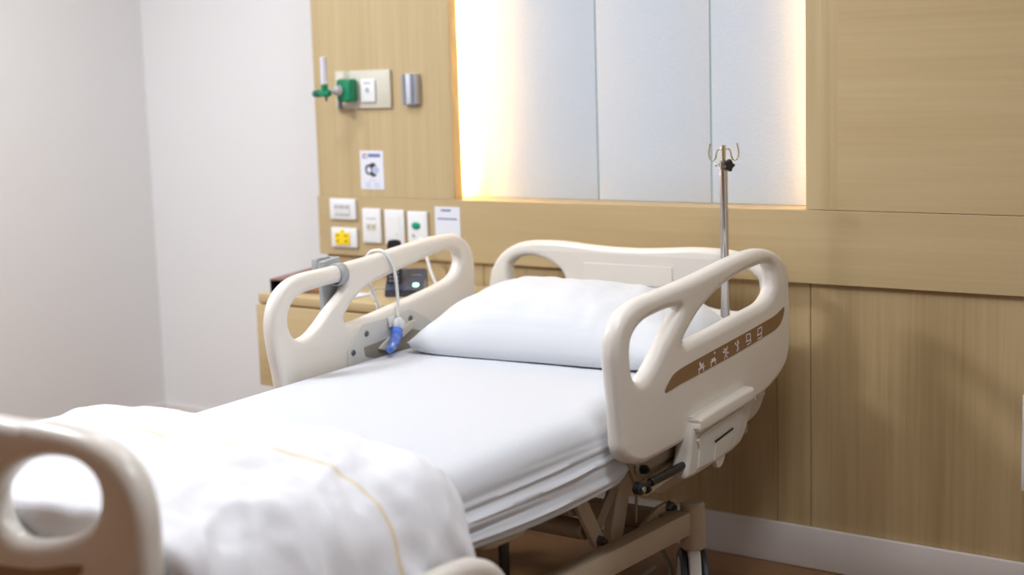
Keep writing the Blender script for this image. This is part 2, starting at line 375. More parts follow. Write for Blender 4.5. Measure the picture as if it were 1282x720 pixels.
# white box at the right edge of the view
t = thing('wall_box', 'white stepped wall box at the far right of lower wood panels', 'wall box', (1.04, .016, .34))
bm = bmesh.new(); add_box(bm, .985, 1.11, -.05, .0157, .34, .60, .004, 2); link(bm_mesh(bm), 'housing', M['white2'], t)
bm = bmesh.new(); add_box(bm, .978, 1.10, -.012, .0157, .385, .50, .003, 2); link(bm_mesh(bm), 'mounting_flange', M['white'], t)

# ------------------------------------------------------------------ bedside cabinet and what stands on it
CT = .776
t = thing('bedside_cabinet', 'light oak wall hung bedside cabinet left of the bed behind the rail', 'cabinet', (-1.07, -.23, .458))
box('cabinet_body', -1.430, -.735, -.452, -.004, .458, .742, M['oak_h'], t, .002)
box('drawer_front', -1.432, -.733, -.470, -.4535, .462, .738, M['oak_h'], t, .003)
box('top_slab', -1.424, -.741, -.466, -.004, .7425, CT, M['oak_h'], t, .005, 3)
t = thing('leather_folder_box', 'flat brown leather box with an open black front on the bedside cabinet', 'box', (-1.27, -.28, CT))
BR = Matrix.Translation((-1.386, -.445, 0)) @ Matrix.Rotation(math.radians(17), 4, 'Z') @ Matrix.Translation((1.386, .445, 0))
def turned(me):
    me.transform(BR); return me
bm = bmesh.new()
X0, X1, Y0, Y1, Z0, Z1 = -1.386, -1.17, -.445, -.13, CT+.0004, CT+.047
add_box(bm, X0, X1, Y0, Y1, Z1-.006, Z1, .002); add_box(bm, X0, X1, Y0, Y1, Z0, Z0+.004, .001)
link(turned(bm_mesh(bm)), 'cover', M['leather'], t)
bm = bmesh.new(); add_box(bm, X0+.001, X0+.006, Y0+.002, Y1-.002, Z0+.004, Z1-.006); add_box(bm, X1-.006, X1-.001, Y0+.002, Y1-.002, Z0+.004, Z1-.006); add_box(bm, X0+.006, X1-.006, Y1-.008, Y1-.002, Z0+.004, Z1-.006)
link(turned(bm_mesh(bm)), 'lining', M['dark'], t)
bm = bmesh.new(); add_box(bm, X0+.036, X1-.03, Y0+.008, Y1-.02, Z0+.006, Z1-.010, .002); link(turned(bm_mesh(bm)), 'papers', M['orange'], t)
t = thing('note_paper', 'white paper lying on the oak bedside cabinet beside the grey holder', 'paper', (-1.08, -.38, CT))
bm = bmesh.new(); add_box(bm, -1.115, -1.03, -.44, -.33, CT+.0004, CT+.004, .0005, 1); link(bm_mesh(bm), 'sheet', M['paper'], t)

# cordless phone, turned toward the bed
t = thing('cordless_phone', 'black cordless telephone in its charging base on the bedside cabinet', 'telephone', (-.935, -.27, CT))
RZ = Matrix.Translation((-.935, -.27, CT)) @ Matrix.Rotation(math.radians(33), 4, 'Z')
base = [(-.058, -.056), (-.052, -.062), (.052, -.062), (.058, -.056), (.060, .05), (.053, .058), (-.053, .058), (-.060, .05)]
me = slab_mesh([base], 'z', 0.001, .022, .004, 3)
for v in me.vertices:
    if v.co.z > .008: v.co.z += .052*max(0, (v.co.y+.062)/.12)
me.transform(RZ); b_ = link(me, 'charging_base', M['phone'], t)
bm = bmesh.new(); add_cyl(bm, (.036, -.034, .031), (.036, -.036, .0365), .010, 24); me = bm_mesh(bm); me.transform(RZ); link(me, 'lit_button', M['led'], b_)
bm = bmesh.new(); add_box(bm, .012, .048, .018, .026, .0565, .0605); me = bm_mesh(bm); me.transform(RZ); link(me, 'printed_mark', M['key'], b_)
HR = RZ @ Matrix.Translation((-.036, -.016, .030)) @ Matrix.Rotation(math.radians(-14), 4, 'X')
hs = [(-.022, 0), (-.0245, .03), (-.0235, .08), (-.023, .135), (-.018, .148), (0, .151), (.018, .148), (.023, .135), (.0235, .08), (.0245, .03), (.022, 0), (0, -.004)]
me = slab_mesh([hs], 'y', -.012, .012, .006, 3); me.transform(HR); h_ = link(me, 'handset', M['black'], t)
bm = bmesh.new(); add_box(bm, -.015, .015, -.0135, -.0118, .100, .128, .001, 1); me = bm_mesh(bm); me.transform(HR); link(me, 'screen', plain('dim screen', (70, 62, 70), .2), h_)
bm = bmesh.new()
for i in range(3):
    for j in range(4): add_box(bm, -.0165+i*.012, -.0085+i*.012, -.0140, -.0118, .012+j*.013, .019+j*.013, .0015, 1)
me = bm_mesh(bm); me.transform(HR); link(me, 'keypad', M['key'], h_)
tag(tube('telephone_cord', [(-.97, -.19, CT+.004), (-1.07, -.19, CT+.004), (-1.10, -.25, CT+.004), (-1.04, -.33, CT+.004), (-.93, -.43, CT+.004), (-.885, -.472, CT-.003), (-.878, -.478, CT-.10)], .0022, M['cord']),
    'thin white cord draping off the bedside cabinet beside the telephone', 'cord')

# ------------------------------------------------------------------ the bed
bed = thing('hospital_bed', 'cream adjustable hospital bed on casters standing against the wooden headwall', 'bed', (-.165, -1.25, 0))
HC = -.165
HB_ = -.18
mir = lambda pts, c=-.165: [(2*c-x, z) for x, z in pts][::-1]
hb_l = [(-.700, .741), (-.692, .833), (-.678, .868), (-.648, .905), (-.599, .936), (-.545, .951), (-.483, .956), (-.406, .956), (-.332, .951), (-.245, .946)]
lowc = [(-.50, .500), (-.57, .515), (-.625, .56), (-.670, .64)]
hb_out = lowc+hb_l+[(HB_, .945)]+mir(lowc+hb_l, HB_)
hb_hole = [(-.611, .868), (-.602, .881), (-.578, .897), (-.541, .905), (-.506, .904), (-.464, .894), (-.434, .880), (-.410, .862), (-.398, .835), (-.410, .800), (-.450, .780), (-.540, .776), (-.590, .790), (-.612, .826)]
HB = slab('headboard', [hb_out, hb_hole, mir(hb_hole, -.172)], 'y', -.145, -.100, M['cream'], bed, .018, 5)
box('inset_panel', -.322, -.008, -.1475, -.1445, .835, .896, M['cream'], HB, .001, 1)
box('lower_band', -.61, .26, -.152, -.1445, .700, .752, M['cream2'], HB, .003, 2)
box('lower_recess', -.60, .24, -.1475, -.1445, .52, .698, M['greyplate'], HB, .001, 1)
for x in (-.50, .12):
    box('mounting_post', x-.02, x+.02, -.142, -.103, .40, .51, M['frame'], HB, .004)
fb_r = [(.121, .913), (.205, .911), (.266, .901), (.313, .881), (.347, .848), (.365, .80), (.367, .735), (.364, .66), (.358, .58), (.335, .53), (.28, .50)]
fb_out = [(.02, .908), (.07, .911)]+fb_r
fb_out = mir(fb_out)+[]+fb_out
fb_hole = [(-.032, .767), (-.009, .799), (.045, .835), (.120, .858), (.2, .863), (.25, .846), (.267, .818), (.256, .783), (.218, .750), (.130, .716), (.03, .700), (-.02, .722)]
FB = slab('footboard', [fb_out, fb_hole, mir(fb_hole)], 'y', -2.425, -2.365, M['cream'], bed, .024, 5, seg=6)
rec = [(-.60, .63), (-.50, .620), (-.30, .612), (HC, .610), (-.03, .612), (.10, .628), (.19, .660), (.222, .690), (.19, .688), (.09, .664), (-.04, .650), (HC, .645), (-.29, .650), (-.42, .664), (-.52, .688), (-.57, .68)]
slab('moulded_groove', [rec], 'y', -2.4275, -2.4235, M['brown'], FB, .001, 3)
for x in (-.52, .19): box('mounting_post', x-.02, x+.02, -2.415, -2.376, .36, .51, M['frame'], FB, .004)
bm = bmesh.new(); add_lathe(bm, Vector((.352, -2.335, .66)), Matrix.Identity(3), [(0, 0), (.014, 0), (.019, .006), (.019, .052), (.014, .058), (0, .058)], 24)
cb = link(bm_mesh(bm), 'corner_bumper', plain('tan rubber bumper', (205, 176, 146), .5), bed)
bm = bmesh.new(); add_box(bm, .34, .364, -2.350, -2.322, .58, .66, .004); link(bm_mesh(bm), 'bumper_bracket', M['bolt'], cb)

# near side rail, outline in (y, z)
NEAR = [(-1.069, .60), (-1.047, .572), (-1.003, .553), (-.95, .548), (-.745, .562), (-.432, .589), (-.332, .606), (-.238, .647), (-.204, .697), (-.194, .774), (-.2, .846), (-.206, .9), (-.226, .941), (-.275, .973), (-.347, .991), (-.43, .993), (-.558, .981), (-.734, .960), (-.897, .947), (-.985, .938), (-1.048, .914), (-1.082, .878), (-1.094, .83), (-1.088, .774), (-1.078, .699), (-1.073, .645)]
NH1 = [(-1.019, .785), (-1.022, .834), (-1.004, .866), (-.955, .888), (-.874, .898), (-.808, .899), (-.793, .888), (-.826, .857), (-.877, .815), (-.917, .779), (-.951, .756), (-.983, .747), (-1.008, .760)]
NH2 = [(-.378, .949), (-.447, .943), (-.534, .93), (-.598, .914), (-.672, .886), (-.718, .862), (-.757, .834), (-.781, .812), (-.770, .804), (-.740, .806), (-.658, .813), (-.57, .822), (-.483, .832), (-.405, .839), (-.343, .848), (-.305, .869), (-.293, .895), (-.297, .925), (-.315, .943), (-.345, .949)]
NR = slab('side_rail', [NEAR, NH1, NH2], 'x', .350, .400, M['cream'], bed, .021, 6, seg=6)
NR['label'] = 'raised near side rail with brown pictogram strip'
decal = [(-.881, .703), (-.856, .731), (-.814, .747), (-.695, .761), (-.484, .783), (-.363, .797), (-.301, .805), (-.262, .816), (-.246, .820), (-.249, .801), (-.269, .778), (-.301, .766), (-.364, .757), (-.516, .739), (-.656, .725), (-.717, .719), (-.815, .710)]
dm = slab_mesh([decal], 'x', .3992, .4012, .0003, 4)
def bed_icon(y, z, s, kind, tilt=.12):
    """tiny white patient-on-bed pictogram"""
    bm = bmesh.new(); X0, X1 = .4011, .4016
    def seg(a, b, w):
        a = Vector(a)*s; b = Vector(b)*s; d = (b-a).normalized(); n = Vector((-d.y, d.x))*w*s/2
        P = [a+n, a-n, b-n, b+n]
        vs0 = [bm.verts.new((X1, y+p.x, z+p.y+tilt*p.x)) for p in P]; vs1 = [bm.verts.new((X0, y+p.x, z+p.y+tilt*p.x)) for p in P]
        bm.faces.new(vs0)
        for i in range(4): bm.faces.new((vs0[i], vs1[i], vs1[(i+1) % 4], vs0[(i+1) % 4]))
    def dot(a, r):
        n = 10; vs = [bm.verts.new((X1, y+(a[0]+r*math.cos(2*PI*k/n))*s, z+(a[1]+r*math.sin(2*PI*k/n))*s+tilt*a[0]*s)) for k in range(n)]; bm.faces.new(vs)
    K = {0: [((-1, -.2), (1, -.2), .3), ((-.2, -.2), (-.5, .9), .34), ((-.6, -.2), (-.9, -1), .2), ((.5, -.2), (.8, -1), .2), ((-.1, .2), (.7, .3), .3)],
         1: [((-1, -.1), (1, -.1), .3), ((-.7, .2), (.6, .25), .4), ((-.8, -.1), (-.8, -.9), .2), ((.8, -.1), (.8, -.9), .2)],
         2: [((-1, .4), (1, -.3), .3), ((-.5, -1), (.6, .9), .22), ((.5, -1), (-.6, .9), .22), ((-.3, .5), (.7, .6), .3)],
         3: [((0, -1), (0, 1), .34), ((-.5, .1), (.5, .5), .24), ((-.5, -.9), (.5, -.6), .2)],
         4: [((-.8, 1), (.7, .8), .18), ((-.8, 1), (-.7, -.1), .18), ((-.9, -.2), (.9, -.3), .22), ((.7, .8), (.9, -.9), .18), ((-.5, -.9), (.6, -.8), .2)],
         5: [((-.6, .9), (.8, .9), .18), ((-.6, .9), (-.8, -.1), .18), ((-.9, -.2), (.9, -.1), .22), ((.8, .9), (.6, -.9), .18), ((-.8, -.8), (.9, -.9), .2)]}[kind]
    for a, b, w in K: seg(a, b, w)
    if kind in (1, 3): dot((.5, 1.25) if kind == 1 else (-.9, .6), .25)
    return bm_mesh(bm)
ic = [bed_icon(y, z, s*.88, k) for k, (y, z, s) in enumerate(((-.706, .736, .0170), (-.645, .741, .0160), (-.580, .750, .0175), (-.515, .758, .0165), (-.456, .765, .0170), (-.392, .771, .0175)))]
bmj = bmesh.new(); bmj.from_mesh(dm)
for i in ic:
    n = len(bmj.faces); bmj.from_mesh(i); bmj.faces.ensure_lookup_table()
    for f in bmj.faces[n:]: f.material_index = 1
me = bpy.data.meshes.new('decal'); bmj.to_mesh(me); bmj.free()
o = link(me, 'pictogram_strip', [M['brown'], M['print']], NR, smooth=False)
# latch housing below the near rail
lat = [(-.768, .613), (-.745, .624), (-.51, .645), (-.482, .640), (-.474, .60), (-.482, .569), (-.518, .52), (-.558, .500), (-.689, .482), (-.800, .474), (-.818, .488), (-.802, .526), (-.790, .575)]
LT = slab('latch_housing', [lat], 'x', .372, .420, M['cream2'], NR, .012, 4)
lip = [(-.772, .608), (-.748, .622), (-.51, .645), (-.484, .640), (-.476, .620), (-.492, .610), (-.74, .585), (-.775, .590)]
slab('latch_handle', [lip], 'x', .396, .434, M['cream'], NR, .010, 3)
face = [(-.752, .574), (-.54, .598), (-.532, .590), (-.536, .560), (-.570, .514), (-.607, .500), (-.752, .492), (-.765, .503), (-.757, .54)]
slab('latch_cover', [face], 'x', .418, .4245, M['greyplate'], NR, .003, 3)
slab('latch_flap', [[(-.682, .541), (-.592, .556), (-.588, .512), (-.690, .496)]], 'x', .423, .4275, M['cream2'], NR, .001, smooth_outline=False)
slab('latch_slot', [[(-.684, .541), (-.592, .556), (-.592, .560), (-.684, .546)]], 'x', .4235, .4282, M['black'], NR, .0005, smooth_outline=False)
slab('release_tab', [[(-.67, .500), (-.62, .503), (-.629, .480), (-.645, .469), (-.662, .472)]], 'x', .405, .420, M['cream'], NR, .003, 3)
# mounting plate, arms and gas spring under the rail
mp_ = [(y+.04, z-.0135) for y, z in [(-1.02, .575), (-.70, .60), (-.50, .60), (-.46, .56), (-.62, .50), (-.723, .470), (-.751, .452), (-.863, .446), (-.915, .461), (-.975, .499)]]
slab('rail_mount_plate', [mp_], 'x', .334, .347, M['frame2'], bed, .002, smooth_outline=False)
slab('rail_mount_plate', [[(-.60, .62), (-.22, .62), (-.215, .585), (-.25, .535), (-.30, .511), (-.40, .50), (-.60, .50)]], 'x', .300, .333, M['cream2'], bed, .012, 3)
bar('rail_link_arm', ((-.905, .468), (-.74, .490)), .040, 'x', .3475, .360, M['frame'], bed)
bar('rail_link_arm', ((-.93, .520), (-.72, .535)), .028, 'x', .3475, .358, M['frame2'], bed)
for y, z in ((-.925, .520), (-.918, .470)): 
    bm = bmesh.new(); add_cyl(bm, (.340, y, z), (.372, y, z), .0115, 6); add_cyl(bm, (.370, y, z), (.378, y, z), .006, 12); link(bm_mesh(bm), 'pivot_bolt', M['black'], bed)
GS = thing('tmp', '', '', (0, 0, 0)); bpy.data.objects.remove(GS)
bm = bmesh.new(); add_cyl(bm, (.400, -.955, .500), (.402, -.765, .508), .0108, 20, .0108, 0, .002); GSO = link(bm_mesh(bm), 'gas_spring', M['black'], bed)
bm = bmesh.new(); add_cyl(bm, (.400, -.998, .4985), (.400, -.95, .500), .006, 14); link(bm_mesh(bm), 'piston_rod', M['black'], GSO)
for (a, b) in (((.388, -1.006, .498), (.410, -1.006, .498)), ((.390, -.755, .508), (.412, -.755, .508))):
    bm = bmesh.new(); add_cyl(bm, a, b, .0155, 20, .0155, 0, .003); e = link(bm_mesh(bm), 'end_fitting', M['black'], GSO)
    bm = bmesh.new(); add_cyl(bm, b, (b[0]+.006, b[1], b[2]), .0075, 14, .0075, 0, .001)
    link(bm_mesh(bm), 'ball_stud', M['chrome'], GSO)
bm = bmesh.new(); add_cyl(bm, (.402, -.745, .508), (.403, -.715, .512), .010, 16, .009, 0, .002); link(bm_mesh(bm), 'steel_collar', M['chrome'], GSO)
bm = bmesh.new(); add_cyl(bm, (.36, -.775, .487), (.40, -.775, .487), .006, 12); link(bm_mesh(bm), 'pivot_bolt', M['bolt'], bed)

# far side rail, inner face toward the mattress
FAR = [(-1.105, .60), (-1.116, .64), (-1.124, .69), (-1.138, .758), (-1.143, .826), (-1.127, .882), (-1.088, .923), (-1.021, .947), (-.887, .954), (-.723, .966), (-.571, .982), (-.434, .993), (-.345, .989), (-.290, .963), (-.263, .922), (-.258, .875), (-.258, .80), (-.264, .72), (-.29, .65), (-.36, .60), (-.5, .58), (-.8, .57), (-1.04, .565), (-1.085, .575)]
FH1 = [(-1.078, .829), (-1.062, .870), (-1.020, .893), (-.945, .903), (-.870, .906), (-.845, .899), (-.865, .873), (-.914, .839), (-.965, .799), (-1.005, .776), (-1.043, .772), (-1.068, .792)]
FH2 = [(-.858, .798), (-.849, .819), (-.813, .852), (-.755, .880), (-.685, .897), (-.575, .917), (-.46, .938), (-.385, .945), (-.344, .933), (-.333, .903), (-.358, .868), (-.419, .847), (-.581, .820), (-.734, .797), (-.825, .787)]
FR = slab('side_rail', [FAR, FH1, FH2], 'x', -.700, -.650, M['cream'], bed, .021, 6, seg=6)
FR['label'] = 'raised far side rail with grey bolted plate on its inner face'
fp = [(-.880, .60), (-.864, .681), (-.862, .712), (-.795, .775), (-.683, .784), (-.588, .793), (-.523, .762), (-.470, .725), (-.470, .60)]
slab('bolted_plate', [fp], 'x', -.6505, -.646, M['greyplate'], FR, .0015, smooth_outline=False)
slab('hinge_slot', [[(-.792, .685), (-.797, .711), (-.72, .719), (-.594, .735), (-.54, .72), (-.54, .66), (-.70, .655)]], 'x', -.6465, -.6445, plain('hinge recess grey', (150, 142, 128), .6), FR, .0005, smooth_outline=False)
slab('hinge_arm', [[(-.74, .698), (-.70, .722), (-.64, .742), (-.59, .760), (-.575, .752), (-.60, .732), (-.66, .708), (-.70, .690)]], 'x', -.6452, -.634, M['cream2'], FR, .003, 3)
for y, z in ((-.784, .749), (-.842, .703), (-.590, .765)):
    bm = bmesh.new(); add_cyl(bm, (-.6465, y, z), (-.6425, y, z), .009, 20, .008, 0, .001); link(bm_mesh(bm), 'plate_bolt', M['bolt'], FR)

# near foot-end rail, lowered
fr = [(-1.64, .40), (-1.58, .425), (-1.53, .43)]
DY, DZ = -.15, .045
FTO = [(-1.532, .10), (-1.520, .20), (-1.518, .34), (-1.535, .43), (-1.570, .490), (-1.620, .525), (-1.70, .540), (-1.90, .535), (-2.10, .520), (-2.20, .49), (-2.24, .43), (-2.24, .25), (-2.21, .14), (-2.10, .10), (-1.80, .08), (-1.58, .075)]
FTH = [(-1.575, .33), (-1.585, .42), (-1.62, .468), (-1.68, .487), (-1.80, .487), (-1.86, .47), (-1.83, .40), (-1.77, .33), (-1.70, .285), (-1.62, .28)]
FTO = [(y+DY, z+DZ) for y, z in FTO]; FTH = [(y+DY, z+DZ) for y, z in FTH]
FRL = slab('foot_side_rail', [FTO, FTH], 'x', .500, .550, M['cream'], bed, .021, 5, seg=5)
FRL['label'] = 'lowered foot end side rail'

# mattress platform and its frame
MP = thing('x', '', '', (0, 0, 0)); bpy.data.objects.remove(MP)
bm = bmesh.new()
for x in (-.56, .20): add_box(bm, x, x+.045, -2.35, -.36, .468, .4925, .003)
for y in (-2.35, -1.7, -1.25, -.85, -.40): add_box(bm, -.52, .201, y, y+.04, .468, .490, .002)
link(bm_mesh(bm), 'platform_frame', M['frame2'], bed)
box('mattress_platform', -.60, .27, -2.32, -.30, .4935, .507, M['frame2'], bed, .006)
tube('side_handle_bar', [(.290, -1.475, .470), (.312, -1.46, .474), (.316, -1.36, .476), (.290, -1.34, .480)], .008, M['frame'], bed)
# base frame
box('base_side_bar', .232, .280, -2.0, -.555, .243, .306, M['frame'], bed, .004)
box('base_side_bar', -.61, -.562, -2.0, -.555, .243, .306, M['frame'], bed, .004)
for y in (-.60, -1.95): box('base_cross_member', -.56, .231, y, y+.05, .250, .300, M['frame2'], bed, .004)
def caster(x, y, rot):
    bm = bmesh.new(); add_cyl(bm, (x, y, .196), (x, y, .326), .034, 28, .033, 0, .006); r = link(bm_mesh(bm), 'caster_column', M['frame'], bed)
    R_ = Matrix.Translation((x, y, 0)) @ Matrix.Rotation(rot, 4, 'Z')
    hood = [(-.034, .197), (.034, .197), (.075, .180), (.102, .150), (.112, .11), (.10, .075), (.02, .085), (-.06, .09), (-.075, .12), (-.058, .165)]
    me = slab_mesh([hood], 'x', -.0165, .0165, .006, 4); me.transform(R_); link(me, 'caster_hood', M['white2'], r)
    for sx in (-1, 1):
        bm = bmesh.new(); q = Vector((sx, 0, 0)).to_track_quat('Z', 'Y').to_matrix()
        add_lathe(bm, Vector((sx*.018, .012, .0955)), q, [(0, 0), (.07, 0), (.088, .001), (.095, .006), (.095, .014), (.088, .019), (.074, .0195)], 40)
        me = bm_mesh(bm); me.transform(R_); link(me, 'tire', M['tire'], r)
        bm = bmesh.new(); add_lathe(bm, Vector((sx*.0305, .012, .0955)), q, [(0, 0), (.074, 0), (.074, .0055), (.05, .009), (.015, .010), (0, .010)], 32)
        me = bm_mesh(bm); me.transform(R_); link(me, 'wheel_disc', M['white2'], r)
for x, y, a in ((.268, -.528, .62), (-.60, -.528, .4), (.268, -2.03, PI-.3), (-.60, -2.03, PI+.2)): caster(x, y, a)
# lifting linkage
for x in (.185, -.50): bar('lift_arm', ((-.978, .465), (-.878, .303)), .044, 'x', x, x+.015, M['frame'], bed)
for x in (.148, -.54): bar('lift_arm', ((-.695, .458), (-.755, .285)), .062, 'x', x, x+.028, M['frame'], bed, .005)
bar('lift_arm', ((-.735, .458), (-.865, .318)), .036, 'x', .1765, .1845, M['frame2'], bed)
for (y, z, r) in ((-.90, .332, .026), (-.955, .398, .018)):
    cyl('cross_tube', (-.485, y, z), (.1755, y, z), r, M['frame2'], bed, bev=.002)
bm = bmesh.new(); add_cyl(bm, (.200, -.878, .303), (.212, -.878, .303), .014, 8, .012); add_cyl(bm, (.210, -.878, .303), (.222, -.878, .303), .007, 12); link(bm_mesh(bm), 'linkage_bolt', M['bolt'], bed)
slab('brake_lever', [[(-.71, .262), (-.69, .285), (-.60, .318), (-.52, .322), (-.50, .305), (-.52, .285), (-.66, .255), (-.70, .250)]], 'x', .195, .207, M['frame'], bed, .002, smooth_outline=False)
bm = bmesh.new(); add_cyl(bm, (.205, -.548, .306), (.222, -.548, .306), .018, 8, .016, 0, .002); add_cyl(bm, (.220, -.548, .306), (.229, -.548, .306), .008, 12); link(bm_mesh(bm), 'brake_bolt', M['bolt'], bed)
box('motor_bracket', .06, .19, -.70, -.56, .205, .250, M['frame'], bed, .004)
tube('wire_strut', [(.20, -.685, .445), (.20, -.70, .36), (.20, -.705, .305)], .004, M['frame2'], bed)
tube('power_cable', [(.05, -.62, .22), (.10, -.70, .15), (.20, -.72, .115), (.235, -.62, .10), (.18, -.50, .12), (.10, -.46, .19)], .007, M['hose'], bed)
tube('power_cable', [(.12, -.72, .24), (.15, -.76, .20), (.15, -.80, .12), (.08, -.75, .03), (.02, -.55, .012), (-.02, -.25, .012)], .005, M['hose'], bed)
cyl('pole_socket', (.206, -.22, .41), (.206, -.22, .4755), .021, M['frame'], bed, bev=.003)
box('pole_socket_bracket', .19, .222, -.198, -.12, .42, .45, M['frame'], bed, .003)
box('strap', .185, .195, -1.275, -1.245, .30, .434, M['black'], bed, .001)

# ------------------------------------------------------------------ mattress, sheet, pillow, duvet
def mz(y):
    """height of the mattress top; the head end is raised slightly"""
    t = max(0, min(1, (y+1.75)/1.4)); return .650+.048*t
bm = bmesh.new()
prof = []
def rr(x0, x1, z0, z1, r, n=5):
    P = []
    for cx, cz, a0 in ((x1-r, z0+r, -PI/2), (x1-r, z1-r, 0), (x0+r, z1-r, PI/2), (x0+r, z0+r, PI)):
        for k in range(n+1): P.append((cx+r*math.cos(a0+PI/2*k/n), cz+r*math.sin(a0+PI/2*k/n)))
    return P
rings = []
ys = [-2.30+2.055*i/24 for i in range(25)]
for i, y in enumerate(ys):
    s = .012 if i in (0, 24) else 0
    rings.append([bm.verts.new((x, y, z)) for x, z in rr(-.605+s, .290-s, .508+s, mz(y)-.006-s, .03)])
for a, b in zip(rings, rings[1:]):
    for k in range(len(a)): bm.faces.new((a[k], a[(k+1) % len(a)], b[(k+1) % len(a)], b[k]))
bm.faces.new(rings[0]); bm.faces.new(rings[-1])
tag(link(bm_mesh(bm), 'mattress', M['mattress']), 'pale green grey mattress under the white sheet on the bed', 'mattress')

def fbm(x, y, z, o=3): return noise.fractal(Vector((x, y, z)), 1.0, 2.0, o)
def ridge(t):
    t = t % 1.0
    return (math.sin(PI*t))**.7
def sheet():
    bm = bmesh.new(); NY = 220
    near = [(.268, -.0035), (.284, -.009), (.298, -.0175), (.308, -.028), (.315, -.040)]
    G = []
    for i in range(NY+1):
        y = -2.28+(-.247+2.28)*i/NY; z = mz(y); row = []
        row += [(-.640, .560), (-.636, .59), (-.632, .62), (-.626, z-.020), (-.612, z-.006), (-.59, z)]
        for k in range(1, 26): row.append((-.59+.838*k/25, z-.0008*max(0, k-22)/3))
        for x, dz in near: row.append((x, z+dz))
        top = z-.044
        # hem: pulled up toward the head end
        u = max(0, min(1, (y+1.02)/.18)); u = u*u*(3-2*u)
        hem = .497+.010*math.sin(y*6)+.085*u
        for k in range(1, 33):
            s = k/32
            zz = top+(hem-top)*s
            # folds run lengthwise and fan out from the rail corner
            fan = (-.86-y)
            q = s+.16*fan*(1-.4*s)+.06*math.sin(fan*2.3+1)
            d = .014*fbm(y*.55, q*3.6, 3.1, 2)+.013*(1-2*abs(fbm(y*.7+9, q*4.4, 7.7, 1)))**2+.0045*fbm(y*1.1+4, q*13, 1.3, 2)
            d *= min(1, s*2.5)*(.3+.7*min(1, max(0, fan*2.5)))*(1 if s < .9 else .35+.65*(1-s)/.1)
            x = .318+.022*s+d-.002*(1-s)
            row.append((x, zz))
        G.append([bm.verts.new((x, y, zz+(.0022*fbm(x*3, y*2.2, 0)+.0012*fbm(x*9, y*5, 4))*max(0, min(1, (j-5)/4, (34-j)/8)))) for j, (x, zz) in enumerate(row)])
    for a, b in zip(G, G[1:]):
        for k in range(len(a)-1): bm.faces.new((a[k], a[k+1], b[k+1], b[k]))
    return bm_mesh(bm)
sh = tag(link(sheet(), 'bed_sheet', M['linen'], ang=80), 'smooth white fitted sheet covering the mattress between the rails', 'sheet')
md = sh.modifiers.new('thick', 'SOLIDIFY'); md.thickness = .003; md.offset = 1

def pillow():
    bm = bmesh.new(); NU, NV = 90, 60
    cx, cy = -.140, -.474; hx, hy = .425, .222; tilt = math.radians(4)
    def P(u, v, top):
        # outline with soft pointed corners
        k = 1-.10*(1-u*u)*abs(v)**2-.0; kx = 1-.05*(1-v*v)
        x = hx*u*kx; y = hy*v*(1-.05*(1-abs(u))**0*(1-u*u)*0)
        e = max(0, (1-abs(u)**3.3))**.62*max(0, (1-abs(v)**2.4))**.55
        wr = .010*fbm(x*5+3, y*5, 2)+.006*fbm(x*14, y*9, 5)
        dia = .007*math.sin(22*(x*.6+y)+3*fbm(x*3, y*3, 9))*max(0, u-.15)
        if top: z = .142*e*(1.05-.12*u)+(wr+dia)*min(1, e*2)+.0045*math.exp(-((v+.86-.03*fbm(u*2, 0, 4))/.018)**2)*(1-u**8)
        else: z = -.06*e**.45
        z += .042-.010*max(0, -u)
        # front seam line
        X = cx+x*math.cos(tilt)-y*math.sin(tilt); Y = cy+x*math.sin(tilt)+y*math.cos(tilt)
        base = mz(Y)+.003
        zz = base+z
        if not top: zz = max(zz, base+.002)
        return (X, Y, zz)
    T = [[bm.verts.new(P(-1+2*i/NU, -1+2*j/NV, True)) for j in range(NV+1)] for i in range(NU+1)]
    B = [[T[i][j] if i in (0, NU) or j in (0, NV) else bm.verts.new(P(-1+2*i/NU, -1+2*j/NV, False)) for j in range(NV+1)] for i in range(NU+1)]
    for i in range(NU):
        for j in range(NV):
            bm.faces.new((T[i][j], T[i+1][j], T[i+1][j+1], T[i][j+1])); bm.faces.new((B[i][j+1], B[i+1][j+1], B[i+1][j], B[i][j]))
    return bm_mesh(bm)
tag(link(pillow(), 'pillow', M['pillowc'], ang=100), 'plump white pillow lying at the head of the bed', 'pillow')

def duvet_mat():
    m = plain('white cotton duvet', (230, 231, 236), .88, bump=.1, bscale=600, sheen=.2)
    nt = m.node_tree; b = nt.nodes['Principled BSDF']; N = nt.nodes.new; K = nt.links.new
    uv = N('ShaderNodeUVMap'); uv.uv_map = 'UV'; sp = N('ShaderNodeSeparateXYZ'); K(uv.outputs['UV'], sp.inputs[0])
    a = N('ShaderNodeMath'); a.operation = 'SUBTRACT'; a.inputs[1].default_value = .235; K(sp.outputs['Y'], a.inputs[0])
    c = N('ShaderNodeMath'); c.operation = 'ABSOLUTE'; K(a.outputs[0], c.inputs[0])
    d = N('ShaderNodeMath'); d.operation = 'LESS_THAN'; d.inputs[1].default_value = .0046; K(c.outputs[0], d.inputs[0])
    mx = N('ShaderNodeMix'); mx.data_type = 'RGBA'; mx.inputs[6].default_value = srgb(230, 231, 236); mx.inputs[7].default_value = srgb(224, 206, 168)
    K(d.outputs[0], mx.inputs[0]); K(mx.outputs[2], b.inputs['Base Color'])
    return m
